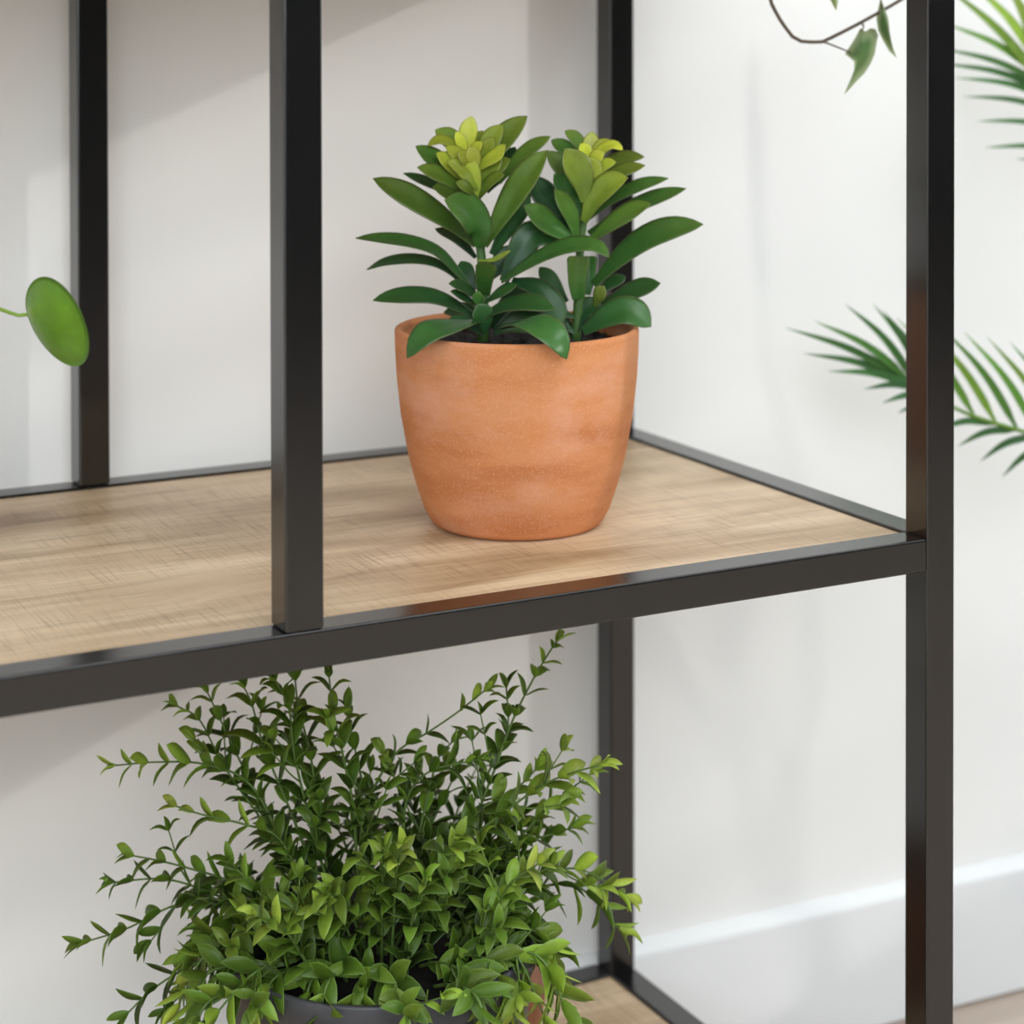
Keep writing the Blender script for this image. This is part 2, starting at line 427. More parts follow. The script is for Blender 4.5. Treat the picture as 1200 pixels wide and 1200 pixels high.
# profile measured as half widths in photo pixels against height in photo pixels
hp = [(88, 0), (97, 2), (102, 7), (109, 20), (119, 50), (127.5, 82), (136, 130), (140.5, 172), (142.3, 203), (142.8, 225)]
outer = [(r * S, h * S) for r, h in hp]
top = outer[-1]
rim = [(top[0] - 0.0004, top[1] + 0.0016), (top[0] - 0.0022, top[1] + 0.0024), (top[0] - 0.0042, top[1] + 0.0016), (top[0] - 0.0052, top[1] - 0.001)]
inner = [(r - 0.0055, h) for r, h in outer[::-1] if h > 60 * S]
lathe('pot', [(0.0, 0.0)] [:0] + outer + rim + inner, pc, M_TERRA, succ, 128)['label'] = 'round tapered terracotta pot'
# soil
bm = bmesh.new(); rnd = random.Random(5)
bmesh.ops.create_grid(bm, x_segments=40, y_segments=40, size=0.072)
zs = pc.z + 209 * S
for v in bm.verts[:]:
    r = V((v.co.x, v.co.y)).length
    if r > 0.0625:
        k = 0.0625 / r; v.co.x *= k; v.co.y *= k
    v.co = V((pc.x + v.co.x, pc.y + v.co.y, zs + rnd.uniform(-0.002, 0.002)))
bmesh.ops.remove_doubles(bm, verts=bm.verts[:], dist=0.0002)
for f in bmesh.ops.extrude_face_region(bm, geom=bm.faces[:])['geom']:
    if isinstance(f, bmesh.types.BMVert): f.co.z -= 0.006
from_bm('soil', bm, M_SOIL, succ, True)

def p_obov(t):   # wide towards the tip, pointed end (spoon shaped)
    if t < 0.66: return 0.30 + 0.70 * math.sin(math.pi / 2 * (t / 0.66)) ** 1.4
    q = (t - 0.66) / 0.34
    return max(0.0, 1 - q ** 1.9) ** 0.78
def p_sheath(t): return .55 + .45 * t if t < .97 else .8
def p_lance(t):  # leaf widest at the middle, both ends pointed
    return max(0.0, math.sin(math.pi * min(1, 0.06 + 0.94 * t) ** 0.92)) ** 0.75 if t < 1 else 0.0
def p_round(t): return max(0.0, 1 - (2 * t - 1) ** 2) ** 0.5

CAMDIR = -FW
def succulent_leaves(rows, d0):
    mb = MB()
    rr = random.Random(3)
    for row in rows:
        pts, hw, y, ddb, ddt, fc, up, sd = row[:8]
        cup = row[8] if len(row) > 8 else 0.28
        k = len(pts)
        P = []
        for i, (u, v) in enumerate(pts):
            t = i / (k - 1)
            P.append(at(u, v, d0 + (ddb[i] if isinstance(ddb, list) else ddb + (ddt - ddb) * t) * 0.001))
        nrm = (CAMDIR * fc + V((0, 0, 1)) * up + RT * sd).normalized()
        mb.leaf(P, hw * S, nrm, p_sheath if len(row) > 9 else p_obov, thick=0.0024, cup=cup, nl=16, nw=4, fold=.55, ygrad=.14, col=(y, 0, rr.random()))
    return mb
# rows: spine base -> tip in photo pixels, half width px, youth, depth of base and tip (mm, + is away), facing (viewer, up, right), cup
LEFT = [
 ([(557, 287), (527, 262), (483, 234), (437, 209)], 17, .42, 0, -4, .75, .65, .1),
 ([(549, 335), (538, 322), (513, 297), (483, 286), (447, 281), (417, 279)], 13, .25, 0, -3, .45, .85, 0),
 ([(547, 338), (529, 320), (509, 309), (483, 305), (452, 308), (430, 316)], 10, .08, 4, 14, .5, .8, 0),
 ([(560, 374), (529, 357), (502, 349), (465, 349), (437, 352)], 15, .1, 0, -5, .55, .8, 0),
 ([(560, 377), (529, 383), (505, 390), (489, 402), (477, 420)], 19, .12, [-14, -46, -62, -67, -66], 0, .62, .78, -.1, .2),
 ([(563, 352), (545, 339), (526, 332)], 10, .15, -6, -12, .6, .8, 0),
 ([(560, 358), (544, 350), (528, 341)], 8, .1, -8, -14, .5, .8, 0),
 ([(562, 361), (560, 350), (561, 341)], 6.5, .25, -10, -14, 1, .2, 0),
 ([(570, 354), (590, 342), (606, 334)], 9, .15, -8, -12, .6, .8, 0),
 ([(563, 374), (590, 361), (618, 357), (650, 363)], 15, .14, -8, -30, .6, .8, 0),
 ([(590, 384), (620, 379), (642, 389), (657, 405), (664, 421)], 20, .14, [-34, -62, -74, -78, -76], 0, .6, .8, .1, .2),
 ([(588, 330), (632, 304), (667, 291), (697, 290), (714, 302)], 17, .27, -8, -30, .5, .85, 0),
 ([(590, 330), (605, 300), (625, 276), (660, 280)], 18, .05, 0, 4, .8, .5, .3),
 ([(600, 330), (628, 338), (645, 358), (656, 386)], 17, .06, -6, -22, .8, .5, .3),
 ([(563, 289), (561, 268), (546, 249), (521, 234)], 22, .3, -6, -26, .8, .6, -.15, .35),
 ([(557, 302), (535, 280), (510, 268)], 10, .05, 6, 16, .5, .8, 0),
 ([(569, 288), (593, 249), (618, 211), (642, 176)], 19, .42, -2, -10, .8, .35, -.5, .45),
 ([(576, 298), (597, 260), (620, 222)], 14, .1, 8, 14, .8, .2, .5),
 ([(557, 226), (577, 184), (597, 158), (618, 136)], 17, .52, 2, 6, .8, .3, -.5, .4),
 ([(558, 205), (574, 168), (589, 146)], 13, .62, 2, 2, .9, .3, -.3),
 ([(585, 215), (606, 189), (625, 173), (645, 160)], 11, .42, 8, 12, .7, .5, -.4),
 ([(570, 225), (592, 196), (604, 172)], 13, .05, 10, 14, .8, .3, -.3),
 ([(553, 227), (535, 208), (510, 189), (487, 171)], 15, .3, 0, -2, .7, .65, .3),
 ([(553, 232), (530, 214), (510, 204), (489, 196)], 13, .45, -6, -14, .7, .7, .2),
 ([(545, 236), (515, 221), (473, 203)], 9, .05, 8, 16, .5, .8, 0),
 ([(556, 240), (532, 229), (507, 219)], 14, .42, -8, -18, .7, .7, .1),
 ([(550, 195), (530, 167), (510, 152)], 14, .45, 8, 10, .8, .5, .3),
 ([(549, 192), (533, 173), (516, 165), (501, 171)], 9, .75, 0, -4, .6, .8, 0),
 ([(548, 188), (548, 160), (553, 136)], 11, .95, 4, 4, 1, .2, 0),
 ([(547, 186), (541, 170), (534, 154)], 7, .95, 2, -1, .9, .4, .2),
 ([(548, 188), (556, 178), (565, 166)], 8, .9, -4, -9, .8, .6, -.2),
 ([(556, 202), (571, 190), (585, 181), (592, 169)], 11, .8, -6, -14, .7, .6, -.3),
 ([(553, 190), (559, 170), (566, 153)], 10, .65, 8, 8, .9, .4, -.2),
 ([(553, 218), (530, 195), (511, 179)], 12, .78, -4, -10, .8, .6, .3),
 ([(560, 234), (574, 216), (591, 205)], 12, .5, -8, -24, .7, .7, -.2),
 ([(560, 238), (554, 212), (549, 184)], 11, .72, -8, -12, 1, .3, .1, .4),
 ([(561, 228), (574, 200), (587, 176)], 13, .6, -4, -6, .9, .3, -.4),
 ([(550, 210), (548, 190), (536, 178)], 10, .85, -8, -15, .9, .5, .1),
 ([(552, 200), (556, 190), (550, 172)], 9, .95, -9, -13, 1, .3, 0),
 ([(567, 345), (568, 326), (571, 307)], 13, .3, -4, -16, 1, .1, 0, .5, 1),
 ([(560, 306), (580, 305), (598, 294)], 6, .6, -10, -14, .4, .9, 0),
 ([(570, 330), (588, 308), (605, 288)], 13, .03, 6, 10, .8, .5, 0),
 ([(560, 222), (540, 200), (524, 188)], 11, .7, -10, -20, .8, .7, .2),
 ([(563, 226), (580, 200), (598, 186)], 12, .55, -4, -8, .8, .5, -.3),
 ([(552, 205), (540, 186), (522, 172)], 10, .8, -2, -8, .8, .6, .2),
 ([(558, 200), (566, 184), (578, 160)], 10, .7, -2, -2, .9, .3, -.3),
 ([(556, 232), (548, 222), (534, 214)], 9, .55, -12, -22, .8, .7, .2),
 ([(575, 384), (600, 356), (628, 340)], 15, .04, 6, 10, .8, .5, -.2),
 ([(580, 386), (604, 372), (634, 372)], 13, .06, -4, -18, .6, .8, 0),
 ([(572, 384), (548, 366), (520, 366)], 12, .04, 8, 16, .6, .8, 0),
 ([(566, 392), (546, 380), (522, 384)], 13, .04, -8, -18, .6, .8, 0),
 ([(580, 392), (604, 384), (630, 388)], 12, .03, -16, -34, .6, .8, 0),
 ([(568, 388), (566, 372), (560, 356)], 13, .08, -10, -14, .9, .4, .1),
 ([(556, 340), (548, 322), (540, 306)], 10, .03, 10, 18, .8, .3, 0),
]
RIGHT = [
 ([(696, 334), (726, 304), (757, 282), (788, 270), (824, 263)], 20, .3, 0, -6, .65, .75, -.1),
 ([(690, 284), (717, 265), (742, 250), (763, 239)], 17, .4, -6, -14, .55, .8, -.1, .35),
 ([(690, 274), (735, 248), (770, 233), (804, 221)], 14, .28, 4, 8, .5, .8, 0),
 ([(688, 258), (715, 236), (750, 219), (783, 209)], 12, .28, 4, 6, .5, .8, 0),
 ([(685, 260), (697, 236), (715, 219), (736, 208)], 18, .62, -8, -22, .75, .6, -.2, .4),
 ([(690, 226), (712, 209), (735, 200), (756, 194)], 11, .6, -2, -4, .6, .75, 0),
 ([(690, 212), (715, 193), (735, 186), (755, 184)], 12, .55, 4, 6, .6, .75, 0),
 ([(694, 196), (704, 178), (718, 171), (730, 176)], 9, .9, 0, -4, .6, .8, 0),
 ([(692, 195), (692, 175), (694, 154)], 10, .95, 2, 4, 1, .2, 0),
 ([(693, 194), (702, 178), (714, 163)], 10, .95, 0, 2, .9, .4, -.2),
 ([(690, 196), (686, 180), (680, 168)], 9, .9, -4, -8, .9, .4, .1),
 ([(690, 198), (698, 186), (708, 178)], 9, .95, -6, -10, .9, .4, -.1),
 ([(688, 188), (677, 166), (662, 153)], 9, .4, 6, 8, .8, .5, .2),
 ([(685, 236), (680, 206), (662, 174)], 17, .6, -10, -18, .95, .3, .1, .35),
 ([(690, 224), (694, 204), (690, 184)], 13, .75, -8, -10, 1, .2, 0, .4),
 ([(678, 232), (660, 200), (641, 177)], 13, .4, 0, 2, .8, .4, .3),
 ([(684, 196), (666, 178), (646, 164)], 11, .3, 8, 12, .7, .5, .2),
 ([(679, 258), (666, 226), (649, 204)], 16, .15, -2, -4, .85, .3, .4),
 ([(668, 274), (642, 238), (622, 206)], 18, .02, 4, 8, .8, .3, .4),
 ([(676, 282), (668, 252), (650, 222)], 12, .35, -8, -12, .8, .4, .4),
 ([(675, 284), (650, 270), (630, 256), (614, 241)], 18, .3, -10, -22, .7, .7, .1, .35),
 ([(708, 356), (738, 344), (774, 332)], 15, .16, -4, -8, .6, .75, 0),
 ([(684, 389), (712, 372), (738, 367), (763, 383)], 21, .13, -12, -20, .7, .7, .1),
 ([(690, 386), (716, 360), (745, 354)], 14, .05, 8, 18, .7, .7, 0),
 ([(664, 388), (640, 366), (612, 360)], 14, .06, -12, -24, .7, .7, 0),
 ([(697, 358), (703, 346), (708, 335)], 9, .6, -14, -18, .8, .4, -.3),
 ([(700, 346), (716, 333), (733, 324)], 9, .05, 10, 16, .6, .6, 0),
 ([(664, 354), (648, 334), (632, 313)], 11, .12, 4, 8, .8, .4, .2),
 ([(678, 350), (676, 330), (678, 300)], 14, .34, -6, -8, 1, .1, 0, .5, 1),
 ([(686, 345), (690, 325), (690, 300)], 10, .2, 2, 4, 1, .1, 0, .5, 1),
 ([(690, 215), (706, 196), (722, 190)], 9, .75, -6, -12, .8, .6, -.2),
 ([(690, 206), (682, 190), (672, 184)], 9, .8, -6, -10, .9, .4, .2),
 ([(686, 240), (700, 214), (716, 204)], 11, .6, -8, -12, .8, .5, -.3),
 ([(668, 386), (646, 356), (624, 338)], 15, .03, 2, 6, .8, .5, .2),
 ([(676, 388), (684, 366), (704, 352)], 13, .05, -2, 2, .8, .5, -.2),
 ([(672, 390), (650, 376), (628, 384)], 12, .05, -6, -16, .6, .8, 0),
 ([(672, 372), (652, 366), (634, 370)], 11, .05, -6, -14, .6, .8, 0),
]
DL, DR = PD - 0.004, PD + 0.008
def stem_part(pts, r0, r1, d0, y):
    mb = MB(); P, _ = spline([at(u, v, d0) for u, v in pts], 14)
    mb.tube(P, r0 * S, r1 * S, 10, (y, 0, .5)); return mb.build('stem', M_SUCCSTEM, succ)
s1 = stem_part([(566, 400), (566, 350), (564, 300), (556, 240), (549, 185)], 7, 3.5, DL, .2)
succulent_leaves(LEFT, DL).build('rosette', M_SUCC, s1)['label'] = 'left rosette of green leaves with lime centre'
s2 = stem_part([(674, 402), (678, 350), (680, 290), (688, 230), (692, 190)], 6.5, 3.5, DR, .25)
succulent_leaves(RIGHT, DR).build('rosette', M_SUCC, s2)['label'] = 'right rosette of green leaves with lime centre'

# ------------------------------------------------------------------ bushy plant in a dark grey planter on the lower shelf
ZLS = ZL - 0.0016
BD = 1.174
bc = at(445, 1094, BD)
SB = BD / F_PX
bush = thing('potted_bush', 'leafy green bush in a dark grey planter on the lower shelf', 'potted plant', (bc.x, bc.y, ZLS))
rr_ = 183 * SB; hz = bc.z - ZLS
pp = [(rr_ * .84, 0), (rr_ * .86, .002), (rr_ * .97, hz * .9), (rr_ * 1.0, hz * .92), (rr_ * 1.0, hz - .001), (rr_ * .995, hz), (rr_ * .965, hz), (rr_ * .96, hz - .002), (rr_ * .93, hz * .8)]
lathe('planter', pp, (bc.x, bc.y, ZLS), M_GREYPOT, bush, 96)
lathe('soil', [(rr_ * .90, hz * .82), (rr_ * .945, hz * .9), (rr_ * .5, hz * .93)], (bc.x, bc.y, ZLS), M_SOIL, bush, 48)

def sprig(P3, rnd, leaf_len=0.0145, start=0.3, young_or_lit=1.0, dens=1.0, side=None, base_y=0.1):
    pts, L = spline(P3, 40)
    mb = MB()
    mb.tube(pts, 0.0011, 0.0005, 6, (0.3, 0, .5), 1)
    s = L * start; step = 0.0086 / dens
    ang = rnd.uniform(0, math.pi)
    def add(p, T, rad, ln, y):
        d = (T * rnd.uniform(.45, .85) + rad * rnd.uniform(.7, 1.0)).normalized()
        nrm = (T * .8 - rad * .45 + V((0, 0, .55)) + CAMDIR * .15).normalized()
        sag = V((0, 0, -1)) * ln * rnd.uniform(0.0, .22)
        a = p + d * ln * .12
        pk = [p, a, p + d * ln * .55 + nrm * ln * .05, p + d * ln + sag]
        mb.leaf(pk, ln * rnd.uniform(.165, .215), nrm, p_lance, thick=.0004, cup=rnd.uniform(.2, .6), nl=6, nw=1, fold=.5, ygrad=.1,
                col=(min(1, max(0, y)), 0, rnd.random()))
    while s < L - 0.001:
        t = s / L
        i = min(39, int(t * 40)); p = pts[i].lerp(pts[i + 1], t * 40 - i)
        T = (pts[i + 1] - pts[max(0, i - 1)]).normalized()
        x = T.cross(V((0.2, 0.1, 1))); x.normalize(); yv = T.cross(x)
        k = min(1, (L - s) / 0.028)
        ln = leaf_len * (0.55 + .45 * k) * rnd.uniform(.8, 1.2)
        y = base_y + (young_or_lit - base_y) * max(0, t - .35) / .65 + rnd.uniform(-.2, .2)
        for a in (ang, ang + math.pi):
            if rnd.random() < .9:
                add(p, T, x * math.cos(a) + yv * math.sin(a), ln, y)
        if t < .75 and rnd.random() < .22:      # short side shoot
            a = ang + rnd.uniform(-.4, .4)
            rad = x * math.cos(a) + yv * math.sin(a)
            q = [p, p + (T * .7 + rad * .6) * .012, p + (T * .9 + rad * .9 + V((0, 0, .3))) * .022]
            sp, _ = spline(q, 8); mb.tube(sp, .0006, .0004, 5, (.4, 0, .5), 1)
            e = sp[-1]; ed = (sp[-1] - sp[-3]).normalized(); ex = ed.cross(V((.3, .2, 1))).normalized(); ey = ed.cross(ex)
            for b in range(2):
                o_ = rnd.uniform(0, 3)
                for c in (0, math.pi): add(sp[5 + 3 * b], ed, ex * math.cos(o_ + c) + ey * math.sin(o_ + c), leaf_len * rnd.uniform(.6, .85), y + .1)
            add(e, ed, ed * .5, leaf_len * .6, y + .15)
        ang += math.pi / 2 + rnd.uniform(-.3, .3)
        s += step * (0.75 + .25 * k) * rnd.uniform(.85, 1.2)
    Tt = (pts[-1] - pts[-3]).normalized()
    xx = Tt.cross(V((0.2, 0.1, 1))).normalized(); yy = Tt.cross(xx)
    for k in range(3):
        a = ang + k * 2.1
        add(pts[-1], Tt, (xx * math.cos(a) + yy * math.sin(a)) * .45, leaf_len * rnd.uniform(.5, .75), young_or_lit)
    return mb.build('sprig', [M_BUSH, M_BUSHSTEM], bush)

rnd = random.Random(11)
# sprigs that stand out against the wall: photo pixels base -> tip, depth of tip (mm from plant axis), youth, start, leaf length
OUT = [
 ([(390, 1130), (340, 1010), (294, 922), (242, 896), (185, 893), (135, 897)], 5, .75, .3, .0130),
 ([(385, 1130), (350, 1050), (310, 956), (286, 904), (266, 860), (243, 812)], 25, .55, .35, .0130),
 ([(385, 1130), (330, 1000), (262, 900), (236, 844), (208, 828)], 20, .55, .6, .0115),
 ([(390, 1130), (360, 1040), (326, 982), (286, 966), (238, 955), (205, 945)], -20, .95, .4, .0135),
 ([(390, 1130), (330, 1075), (270, 1034), (230, 1020), (190, 1009), (155, 1003)], 0, .6, .35, .0130),
 ([(390, 1140), (330, 1090), (254, 1054), (202, 1062), (150, 1088), (100, 1104)], -10, .5, .35, .0140),
 ([(390, 1135), (320, 1080), (240, 1044), (190, 1030), (135, 1034)], 10, .4, .5, .0120),
 ([(390, 1140), (310, 1100), (242, 1124), (200, 1146), (172, 1166), (150, 1186)], -25, .35, .35, .0135),
 ([(390, 1140), (320, 1100), (255, 1132), (225, 1152), (195, 1182)], -15, .35, .5, .0120),
 ([(410, 1130), (372, 1000), (348, 890), (338, 830), (322, 796)], -5, .5, .3, .0155),
 ([(410, 1130), (380, 1000), (366, 890), (350, 830), (346, 792)], 15, .5, .35, .0155),
 ([(400, 1130), (350, 980), (310, 880), (296, 826), (284, 800)], 10, .45, .5, .0150),
 ([(425, 1130), (414, 960), (402, 890), (391, 830), (384, 776)], -10, .5, .45, .0145),
 ([(430, 1130), (436, 990), (424, 906), (412, 866), (409, 832)], 15, .4, .35, .0135),
 ([(430, 1130), (424, 990), (436, 930), (466, 882), (500, 858), (534, 836), (568, 808)], 10, .6, .35, .0120),
 ([(470, 1130), (530, 1020), (574, 912), (588, 876), (604, 836), (628, 788), (650, 752)], 15, .55, .45, .0130),
 ([(470, 1130), (520, 1010), (560, 930), (592, 868), (596, 845), (592, 806)], 20, .45, .6, .0120),
 ([(465, 1130), (490, 1070), (530, 1000), (600, 944), (640, 918), (676, 904), (702, 897)], -30, .8, .35, .0150),
 ([(470, 1130), (520, 1066), (580, 1034), (640, 1022), (676, 1018), (708, 1032), (730, 1050)], 25, .95, .4, .0140),
 ([(470, 1130), (520, 1050), (570, 1000), (620, 985), (672, 970)], 15, .6, .4, .0145),
 ([(470, 1130), (540, 1060), (600, 990), (650, 940), (690, 908)], 20, .6, .5, .0135),
 ([(480, 1130), (560, 1070), (600, 1084), (628, 1124), (642, 1154), (676, 1194)], -10, .6, .35, .0140),
 ([(450, 1130), (480, 1020), (500, 940), (512, 890), (530, 870)], 20, .5, .4, .0125),
 ([(450, 1130), (470, 1010), (476, 940), (500, 905), (560, 890)], 5, .45, .4, .0130),
 ([(455, 1130), (510, 1010), (560, 950), (600, 930), (630, 900)], 0, .6, .4, .0140),
]
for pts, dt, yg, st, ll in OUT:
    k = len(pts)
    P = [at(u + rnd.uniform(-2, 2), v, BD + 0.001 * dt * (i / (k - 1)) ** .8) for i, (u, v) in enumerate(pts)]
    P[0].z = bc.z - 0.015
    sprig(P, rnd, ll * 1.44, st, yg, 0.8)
# the dense body: sprigs rising from the soil and arching over the rim
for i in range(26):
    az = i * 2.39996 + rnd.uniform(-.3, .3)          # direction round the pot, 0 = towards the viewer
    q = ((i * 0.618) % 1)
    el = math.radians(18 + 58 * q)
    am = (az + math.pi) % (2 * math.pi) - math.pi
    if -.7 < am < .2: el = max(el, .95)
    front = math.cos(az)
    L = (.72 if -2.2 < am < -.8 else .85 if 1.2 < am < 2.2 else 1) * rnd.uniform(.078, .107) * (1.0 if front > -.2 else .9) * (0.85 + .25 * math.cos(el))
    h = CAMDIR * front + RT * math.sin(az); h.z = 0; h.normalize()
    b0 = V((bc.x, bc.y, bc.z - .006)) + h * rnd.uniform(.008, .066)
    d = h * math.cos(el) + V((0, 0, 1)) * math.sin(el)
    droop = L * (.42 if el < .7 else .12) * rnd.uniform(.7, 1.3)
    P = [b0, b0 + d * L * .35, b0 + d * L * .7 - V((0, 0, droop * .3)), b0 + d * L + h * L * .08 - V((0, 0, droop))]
    sprig(P, rnd, rnd.uniform(.0193, .0248), .22, rnd.uniform(.5, .85) if front > 0 else rnd.uniform(.2, .5), 0.85, base_y=.3 if front > 0 else .05)  # sprigs facing the viewer tinted lighter, window light put into their leaf colour

# low sprigs spilling over the rim, tinted light as if lit, and short ones filling the middle
for i in range(22):
    az = -2.0 + 4.0 * i / 21 + rnd.uniform(-.1, .1)
    h = CAMDIR * math.cos(az) + RT * math.sin(az); h.z = 0; h.normalize()
    b0 = V((bc.x, bc.y, bc.z - .006)) + h * rnd.uniform(.035, .072)
    L = rnd.uniform(.055, .093) * (.55 if -.7 < az < .15 else .72 if az < -.8 else .9); up = rnd.uniform(.25, .75)
    P = [b0, b0 + h * L * .3 + V((0, 0, L * .35 * up)), b0 + h * L * .7 + V((0, 0, L * .35 * up)), b0 + h * L * rnd.uniform(.85, 1.05) + V((0, 0, -L * (rnd.uniform(.2, .7) if .15 < az < 1.3 else rnd.uniform(0, .35))))]
    sprig(P, rnd, rnd.uniform(.0193, .0242), .12, rnd.uniform(.65, 1.0), 0.9, base_y=.32)
for i in range(12):
    az = i * 2.39996; q = (i + .5) / 12
    h = CAMDIR * math.cos(az) + RT * math.sin(az); h.z = 0; h.normalize()
    b0 = V((bc.x, bc.y, bc.z - .006)) + h * .06 * math.sqrt(q)
    L = rnd.uniform(.05, .09)
    P = [b0, b0 + h * L * .15 + V((0, 0, L * .5)), b0 + h * L * .45 + V((0, 0, L * .9))]
    sprig(P, rnd, rnd.uniform(.0193, .0242), .1, rnd.uniform(.3, .7), 0.9, base_y=.1)

# brown pot half hidden behind the planter
qc = at(556, 1150, 1.30)
o = thing('clay_pot', 'rust brown clay pot mostly hidden behind the dark grey planter', 'pot', (qc.x, qc.y, ZLS))
lathe('pot_body', [(.026, 0), (.028, .002), (.034, .045), (.0425, .068), (.0452, .083), (.042, .094), (.0365, .103), (.034, .103), (.038, .094), (.041, .083), (.038, .068), (.03, .045)], (qc.x, qc.y, ZLS), M_BROWNPOT, o, 64)

# ------------------------------------------------------------------ pilea leaf reaching in from the left
LD = 1.02
lc = at(59, 381, LD); sl = LD / F_PX
pil_base = V((at(-150, 380, LD + .02).x, at(-150, 380, LD + .02).y, ZS))
pil = thing('potted_pilea', 'round bright green leaf on a thin stalk reaching in at the left edge', 'potted plant', pil_base)
a_ = (RT * 50 - UP * 102).normalized(); b_im = (RT * 102 + UP * 50).normalized()
tl = math.acos(0.70)
b_ = b_im * math.cos(tl) - FW * math.sin(tl)
nn = a_.cross(b_)
if nn.dot(CAMDIR) < 0: nn = -nn
Rl = 57 * sl
mb = MB(); nr, na = 10, 48
att = (-.40, -.58)          # where the stalk joins (along a_, along b_)
for side in (1, -1):
    base = len(mb.v)
    for i in range(nr + 1):
        r = i / nr
        for k in range(na):
            a = 2 * math.pi * k / na
            rad = Rl * r * (1 + .02 * math.sin(3 * a + 1))
            x, y = math.cos(a) * rad, math.sin(a) * rad * 1.0
            dd = math.hypot(x / Rl - att[0], y / Rl - att[1])
            z = -.0045 * r ** 2 + .0016 * math.exp(-dd * 3) - .0006 * math.exp(-((y / Rl - att[1]) / .06) ** 2) * 0
            p = lc + a_ * x + b_ * y + nn * (z + side * .00035 * (1 - .8 * r ** 3))
            mb.v.append(p); mb.c.append((max(0, 1 - dd * 5), r, .5))
    for i in range(nr):
        for k in range(na):
            k2 = (k + 1) % na
            q = (base + i * na + k, base + i * na + k2, base + (i + 1) * na + k2, base + (i + 1) * na + k)
            mb.f.append(q if side > 0 else q[::-1]); mb.m.append(0)
    if side > 0: first = base
for k in range(na):
    k2 = (k + 1) % na
    a0, b0 = first + nr * na, base + nr * na
    mb.f.append((a0 + k, b0 + k, b0 + k2, a0 + k2)); mb.m.append(0)
blade = mb
ap = lc + a_ * (att[0] * Rl) + b_ * (att[1] * Rl) + nn * .0008
mb = MB()
soil_top = pil_base + V((0, 0, .085))
P, _ = spline([soil_top, pil_base + V((.0, 0, .11)), at(-60, 350, LD + .004), at(-25, 354, LD), ap + nn * .001 - RT * .004, ap], 30)
mb.tube(P, .0012, .0009, 8, (.7, 0, .5))
pet = mb.build('leaf_stalk', M_PILEA, pil)
blade.build('leaf', M_PILEA, pet)
lathe('pot', [(.030, 0), (.032, .002), (.040, .085), (.0405, .089), (.038, .089), (.0372, .08)], pil_base, M_WHITEPOT, pil, 48)
lathe('soil', [(.034, .075), (.0365, .080), (.01, .084)], pil_base, M_SOIL, pil, 32)

# ------------------------------------------------------------------ ivy trailing from the shelf above
ID = 1.30
ip = at(985, -60, ID); ivy_base = V((min(ip.x, XR - .09), ip.y, ZT - .0016))
ivy = thing('trailing_ivy', 'thin brown ivy stem with pointed green leaves hanging at the top edge', 'potted plant', ivy_base)
lathe('pot', [(.045, 0), (.047, .002), (.058, .095), (.0585, .1), (.056, .1), (.055, .09)], ivy_base, M_WHITEPOT, ivy, 48)
lathe('soil', [(.05, .085), (.0535, .09), (.01, .093)], ivy_base, M_SOIL, ivy, 32)
mb = MB()
iv = [ivy_base + V((-.01, -.02, .092)), ivy_base + V((-.04, -.075, .11)), ivy_base + V((-.055, -.15, .0)), at(875, -110, ID - .03), at(903, 0, ID), at(908, 12, ID), at(916, 26, ID), at(928, 42, ID), at(933, 47, ID), at(946, 49, ID), at(962, 49, ID), at(968, 47, ID),
      at(1000, 31, ID + .005), at(1040, 9, ID + .01), at(1075, -12, ID + .015)]
P, _ = spline(iv, 90); mb.tube(P, .0016, .0011, 7, (0, 0, .5))
P, _ = spline([at(962, 48, ID), at(978, 54, ID - .003), at(998, 62, ID - .006)], 8); mb.tube(P, .0007, .0005, 5)
P, _ = spline([at(1010, 27, ID + .006), at(1012, 31, ID), at(1010, 36, ID - .004)], 6); mb.tube(P, .0007, .0005, 5)
P, _ = spline([at(1034, 12, ID + .008), at(1033, 6, ID + .004), at(1032, -2, ID + .004)], 6); mb.tube(P, .0007, .0005, 5)
P, _ = spline([at(1075, -12, ID + .015), at(1030, -38, ID + .01), at(973, -22, ID + .006)], 8); mb.tube(P, .0007, .0005, 5)
vine = mb.build('vine_stem', M_TWIG, ivy)
